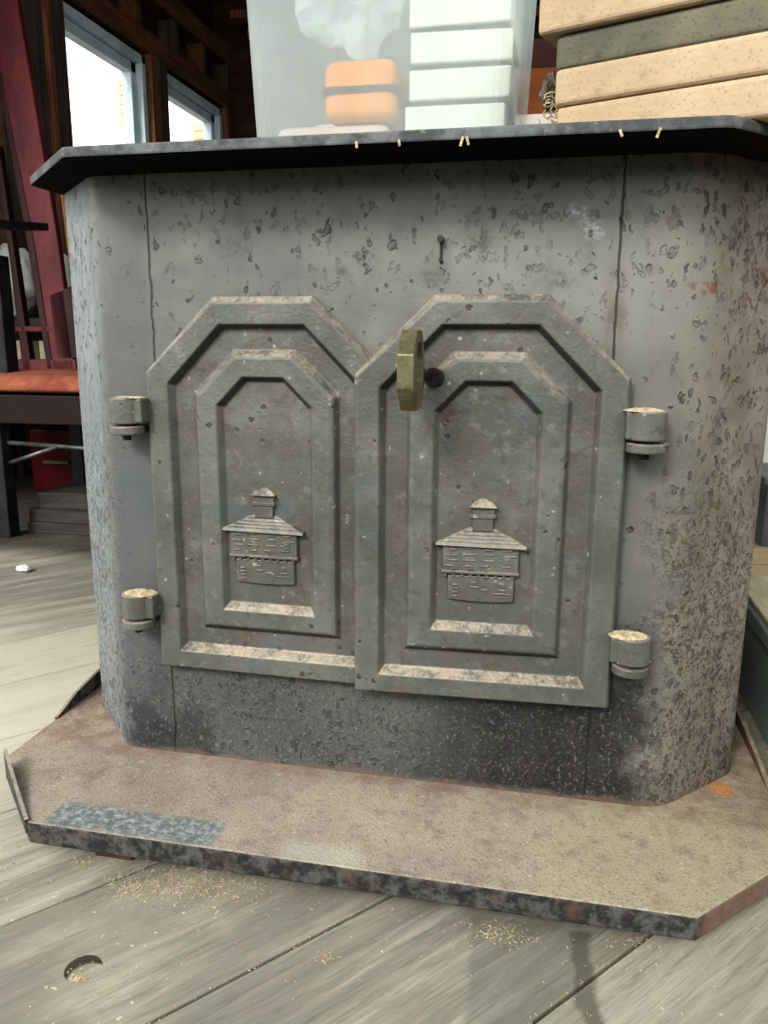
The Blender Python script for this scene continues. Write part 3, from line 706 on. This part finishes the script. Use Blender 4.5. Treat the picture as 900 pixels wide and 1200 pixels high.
def backbar(name, quad, th=.045, mat=M_RED):
    bm = bmesh.new(); a = [bm.verts.new(L(back(*q))) for q in quad]; b = [bm.verts.new(L(back(*q))+Vector((0, th, 0))) for q in quad]
    n_ = len(quad); bm.faces.new(a); bm.faces.new(b[::-1])
    for k in range(n_): bm.faces.new((a[k], a[(k+1) % n_], b[(k+1) % n_], b[k]))
    return obj(name, bm, mat, bench, bevel=.004)
backbar('back_post', [(63, 440), (88, 440), (68, 285), (20, 0), (-16, -60), (-34, -60), (-5, 60), (40, 287)], .025)
backbar('back_slat', [(56, 440), (63, 440), (40, 287), (-8, 40), (-14, 40), (32, 290)], .03, M_REDD)
backbar('back_slat', [(27, 440), (38, 440), (17, 300), (-2, 170), (-9, 170), (10, 300)], .03, M_REDD)
backbar('back_rail', [(12, 389), (66, 389), (65, 382), (12, 382)], .03, M_RED)
backbar('back_rail', [(-40, 440), (90, 440), (88, 421), (-40, 421)], .035, M_RED)
backbar('back_panel', [(66, 421), (130, 421), (130, 335), (84, 335), (57, 345)], .02, M_REDD)
backbar('back_slat', [(84, 340), (130, 340), (75, 226), (70, 226)], .02, M_STUD)
# seat
xs0, xs1 = -1.62, -.62
def cushion():
    bm = bmesh.new(); nx, ny = 26, 14; top = {}; bot = {}
    for i in range(nx+1):
        for j in range(ny+1):
            u, v = i/nx*2-1, j/ny*2-1
            ed = (1-abs(u)**8)**.4*(1-abs(v)**6)**.45
            w = mnoise.noise(Vector((u*2.5, v*1.6, 1)))*.010
            x = (xs0+xs1)/2+u*(xs1-xs0)/2; y = 1.27+v*.215
            top[i, j] = bm.verts.new(L((x, y, .352+ed*(.040+w)))); bot[i, j] = bm.verts.new(L((x, y, .352-ed*.012)))
    for i in range(nx):
        for j in range(ny):
            bm.faces.new((top[i, j], top[i+1, j], top[i+1, j+1], top[i, j+1])); bm.faces.new((bot[i, j], bot[i, j+1], bot[i+1, j+1], bot[i+1, j]))
    bmesh.ops.remove_doubles(bm, verts=bm.verts, dist=.0005); return bm
o = obj('seat_cushion', cushion(), M_CUSH, smooth=True)
o.location = bench.location; tag(o, 'rust orange seat cushion lying on the dark red bench', 'cushion')
bm = bmesh.new(); box(bm, xs0, xs1, 1.06, 1.48, .262, .338); bmesh.ops.translate(bm, vec=-inv, verts=bm.verts); obj('seat_board', bm, M_BLK2, bench, bevel=.003)
for x in (-1.262, -.66):
    for y in (1.07, 1.44):
        bm = bmesh.new(); box(bm, x-.022, x+.022, y-.022, y+.022, FZ, .262); bmesh.ops.translate(bm, vec=-inv, verts=bm.verts); obj('leg', bm, M_BLK, bench, bevel=.003)
M_BAR = simple('worn_steel_bar', '#4c4f50', '#75797a', 30, .4, .05, metal=.6)
for a, b, r in (((-1.25, 1.07, .21), (-.66, 1.07, .19), .006), ((-1.25, 1.07, .15), (-1.09, 1.07, .203), .006), ((-1.25, 1.44, .19), (-.66, 1.44, .18), .007)):
    bm = bmesh.new(); tube(bm, [L(a), L(b)], r); obj('stretcher', bm, M_BAR, bench, smooth=True)
bm = bmesh.new(); a0, a1 = atY(-30, 262, 1.10), atY(36, 266, 1.42)
bar(bm, L(a0), L(a1), .11, .022); obj('armrest', bm, M_BLK, bench, bevel=.004)
bm = bmesh.new(); pz = atY(3, 400, 1.16); box(bm, pz.x-.028, pz.x+.022, 1.14, 1.19, .30, .70); bmesh.ops.translate(bm, vec=-inv, verts=bm.verts); obj('arm_support', bm, M_BLK, bench, bevel=.004)
# junk below and behind the bench
o = obj('red_tool_chest', bx(-.105, .105, -.12, .12, 0, .22), simple('red_enamel', '#4d1216', '#651a1f', 6, .35, .02), bevel=.006); o.location = (-1.51, 1.80, FZ)
obj('tool_chest_handle', bx(-.05, .05, -.132, -.122, .10, .112), M_BRASS, o, bevel=.002); 
tag(o, 'dark red metal tool chest on the floor under the low shelf behind the bench', 'tool chest')
ZB = FZ
for k, (x, y, lx, ly, th, rz, lab) in enumerate(((-1.115, 1.25, .222, .13, .030, 0.5, 'grey dusty board lying flat on the floor under the bench, lowest of three'),
        (-1.115, 1.24, .215, .12, .035, -1, 'grey dusty board on the floor board under the bench, middle of three'),
        (-1.115, 1.24, .20, .09, .045, 4, 'grey dusty board on top of the pile of three under the bench'))):
    o = obj('scrap_board', bx(-lx, lx, -ly, ly, 0, th), M_GREYW, bevel=.002); o.location = (x+.10, y, ZB+.0004); o.rotation_euler = (0, 0, R(rz)); ZB += th+.0006
    tag(o, lab, 'board', 'boards under the bench')
# pale sacks leaning behind the slats
M_SACK = simple('white_plastic_sack', '#cfd0ca', '#eeeeea', 5, .6, .3, .01)
for k, (px, py, sx, sz, lab) in enumerate(((24, 322, .085, .11, 'white plastic sack on the shelf behind the bench, with a cream box below'),)):
    pass
shelf = tag(empty('storage_shelf', (-1.64, 1.81, FZ)), 'low wooden storage shelf against the left wall behind the red bench', 'shelf')
obj('shelf_board', bx(-.23, .30, -.16, .16, .26, .29), M_GREYW, shelf); obj('shelf_board', bx(-.23, .30, -.16, .16, .575, .60), M_GREYW, shelf)
for x in (-.215, .285):
    for y in (-.145, .145): obj('corner_post', bx(x-.013, x+.013, y-.013, y+.013, 0, .85), M_STUDD, shelf)
o = obj('plastic_sack', crumple(0, 0, .085, .08, .125, .22, 7.), M_SACK, smooth=True); o.location = (-1.70, 1.78, FZ+.602); tag(o, 'crumpled white plastic sack on the upper board of the low shelf', 'sack')
o = obj('jug', crumple(0, 0, .05, .06, .11, .12, 3.), M_SACK, smooth=True); o.location = (-1.53, 1.82, FZ+.602); tag(o, 'small white bundle beside the sack on the upper shelf board', 'bundle')
o.name = 'cloth_bundle'
o = obj('cream_box', bx(-.045, .045, -.05, .05, 0, .235), simple('cream_card', '#d8d2b4', '#e8e3c9', 5, .7, .05), bevel=.003); o.location = (-1.68, 1.76, FZ+.2905); tag(o, 'cream card box at the left on the lower shelf board', 'box', 'cream boxes on the lower shelf')
o2 = o.copy(); C.objects.link(o2); o2.location = (-1.54, 1.78, FZ+.2905); o2.rotation_euler = (0, 0, R(12)); o2['label'] = 'cream card box at the right on the lower shelf board'

# ------------------------------------------------------------------ things at the right of the stove
M_GREEN = simple('dark_green_grey_paint', '#77847f', '#909c97', 5, .55, .15)
M_PALEW = simple('pale_dusty_wood', '#aba389', '#c9c1a6', 7, .85, .3, stretch=(4, .7, 4))
chest = tag(empty('low_chest', (.70, .32, FZ)), 'dark green low chest with a pale dusty wooden top, right of the stove', 'chest')
obj('chest_body', bx(-.205, .20, -.40, .24, 0, .128), M_GREEN, chest, bevel=.004)
obj('chest_rim', bx(-.212, .207, -.407, .247, .128, .150), M_GREEN, chest, bevel=.003)
obj('chest_top', bx(-.205, .20, -.40, .24, .150, .158), M_PALEW, chest, bevel=.002)
M_PINE = simple('pale_pine_board', '#c2ae8a', '#ddcaa6', 8, .7, .2, stretch=(.6, 5, 5)); M_OR = simple('orange_board', '#b46a34', '#cf8446', 8, .7, .2, stretch=(.6, 5, 5)); M_BRB = simple('brown_board', '#6c5644', '#86705a', 8, .8, .2, stretch=(.6, 5, 5))
z = FZ
for mat, th, x, lab in ((M_OR, .050, .90, 'orange board lowest in the pile on the floor beyond the chest'), (M_BRB, .022, .92, 'brown board lying on the orange board beyond the chest'), (M_PINE, .030, .91, 'pale pine board under the topmost one in the pile beyond the chest'), (M_PINE, .032, .93, 'pale pine board on top of the pile beyond the chest, under the grey tote')):
    o = obj('lumber_board', bx(-.36, .40, -.09, .13, 0, th), mat, bevel=.002); o.location = (x, .92, z+.0003); z += th+.0006; tag(o, lab, 'board', 'boards piled beyond the chest')
M_TOTE = simple('grey_plastic_tote', '#5c6261', '#7d8483', 4, .4, .1)
tote = tag(empty('grey_tote', (.90, .95, z)), 'grey plastic tote standing on the pale pine boards right of the stove', 'tote')
bm = bmesh.new()
box(bm, -.29, .30, -.10, -.095, .003, .125); box(bm, -.29, .30, .095, .10, .003, .125); box(bm, -.29, -.285, -.095, .095, .003, .125); box(bm, .295, .30, -.095, .095, .003, .125); box(bm, -.29, .30, -.10, .10, 0, .003)
obj('tote_body', bm, M_TOTE, tote); obj('tote_lid', bx(-.30, .31, -.11, .11, .125, .140), M_TOTE, tote, bevel=.003)
tyre = tag(empty('cart_wheel', (.775, 1.25, .145)), 'black rubber cart wheel leaning behind the grey tote', 'wheel')
bm = bmesh.new(); n_ = 36; rg = []
for k in range(n_):
    a = 2*math.pi*k/n_; rg.append([bm.verts.new((math.cos(a)*r, y, math.sin(a)*r+.12)) for r, y in ((.07, -.03), (.105, -.035), (.12, -.02), (.12, .02), (.105, .035), (.07, .03))])
for k in range(n_):
    for j in range(6): bm.faces.new((rg[k][j], rg[k][(j+1) % 6], rg[(k+1) % n_][(j+1) % 6], rg[(k+1) % n_][j]))
obj('rubber_tyre', bm, M_BLK, tyre, smooth=True); bm = bmesh.new(); cyl(bm, (0, -.02, .12), (0, .02, .12), .071); cyl(bm, (0, -.035, .12), (0, .035, .12), .02); obj('wheel_hub', bm, M_TOTE, tyre)
tyre.location.z = FZ
cab = tag(empty('white_cabinet', (1.05, 1.65, FZ)), 'white painted cabinet standing behind the cart wheel at the right', 'cabinet')
obj('cabinet_body', bx(-.42, .45, -.2, .2, 0, .95), simple('white_enamel', '#cfcabb', '#e4e0d4', 4, .5, .05), cab, bevel=.006)
for x in (-.41, .02): 
    d_ = obj('cabinet_door', bx(x, x+.42, -.215, -.2, .04, .92), M_WHITEB, cab, bevel=.003); obj('knob', bx(x+.20, x+.22, -.23, -.215, .46, .48), M_DARK, d_)
o = obj('steel_post', bx(-.014, .014, -.02, .02, 0, .46), M_DARK, bevel=.002); o.location = (.625, 1.07+.13, FZ); tag(o, 'dark upright steel post stub just right of the stove edge', 'post')

# ------------------------------------------------------------------ sawdust and chips on the floor
bm = bmesh.new(); rr = random.Random(21)
def chip(x, y, z, s):
    s *= .62
    a = rr.uniform(0, 6.28); l = s*rr.uniform(.7, 2.0); w = s*rr.uniform(.3, .7); t = s*.25; ti = rr.uniform(-.5, .5)
    M = Matrix.Translation((x, y, z+t*.6)) @ Matrix.Rotation(a, 4, 'Z') @ Matrix.Rotation(ti*.4, 4, 'Y')
    box(bm, -l/2, l/2, -w/2, w/2, -t/2, t/2, M)
def pile(px, py, rx, ry, n, s=.0022):
    c = atZ(px, py, FZ)
    for _ in range(n): chip(c.x+rr.gauss(0, rx), c.y+rr.gauss(0, ry), FZ, s*rr.uniform(.5, 1.4))
pile(240, 1035, .035, .014, 900); pile(160, 1040, .02, .012, 300); pile(98, 1013, .006, .005, 60); pile(195, 1055, .03, .012, 120, .0018)
pile(93, 1145, .006, .004, 60, .002); pile(585, 1095, .018, .008, 200); pile(380, 1122, .004, .003, 25, .003); pile(15, 1000, .02, .01, 40)
pile(740, 1105, .012, .006, 60)
for _ in range(420):
    x, y = rr.uniform(-.75, .5), rr.uniform(-.36, .05); chip(x, y, FZ, rr.uniform(.0012, .0028))
for k in range(110):                                     # along two plank joints
    t = rr.random(); cut = rr.choice((-.127, -.313, -.127)); s = rr.uniform(-.45, .12); p = du*s+dn*(cut+rr.gauss(0, .003)); chip(p.x, p.y, FZ, .0022)
tag(obj('sawdust', bm, M_DUST), 'pale sawdust and wood chips scattered over the plank floor', 'sawdust', kind='stuff')
o = obj('paper_scrap', crumple(0, 0, .017, .012, .008, .3, 4.), M_SACK, smooth=True); p = atZ(28, 670, FZ); o.location = (p.x, p.y, FZ); tag(o, 'small white paper scrap on the floor at the left', 'scrap')
rr = random.Random(4); bm = bmesh.new()
for px, py in ((418, 173), (468, 168), (541, 168), (548, 168), (728, 152), (772, 152)):
    p = atY(px, py, -.0845); x = p.x; w = rr.uniform(.0008, .0016); hh = rr.uniform(.001, .004); a_ = rr.uniform(-.5, .5)
    bar(bm, (x-a_*.004, -.0850, H0-.002-hh), (x+a_*.004, -.0850, H0+.002), w, .0022)
tag(obj('lid_chips', bm, M_DUST), kind='stuff', cat='chips', label='tiny pale chips of dust stuck along the front lid edge')

# ------------------------------------------------------------------ light
w = bpy.data.worlds.new('sky'); bpy.context.scene.world = w; w.use_nodes = True
bg = w.node_tree.nodes['Background']; bg.inputs[0].default_value = (.965, .985, .99, 1); bg.inputs[1].default_value = 2.75
sun = bpy.data.lights.new('sun', 'SUN'); sun.energy = 1.9; sun.angle = R(14); sun.color = (1, .965, .92)
so = bpy.data.objects.new('sun', sun); C.objects.link(so)
d = Vector((.30, .80, -.62)).normalized(); so.rotation_euler = d.to_track_quat('-Z', 'Y').to_euler()
vs = bpy.context.scene.view_settings; vs.view_transform = 'Standard'; vs.look = 'Medium High Contrast'; vs.exposure = .07; vs.gamma = 1
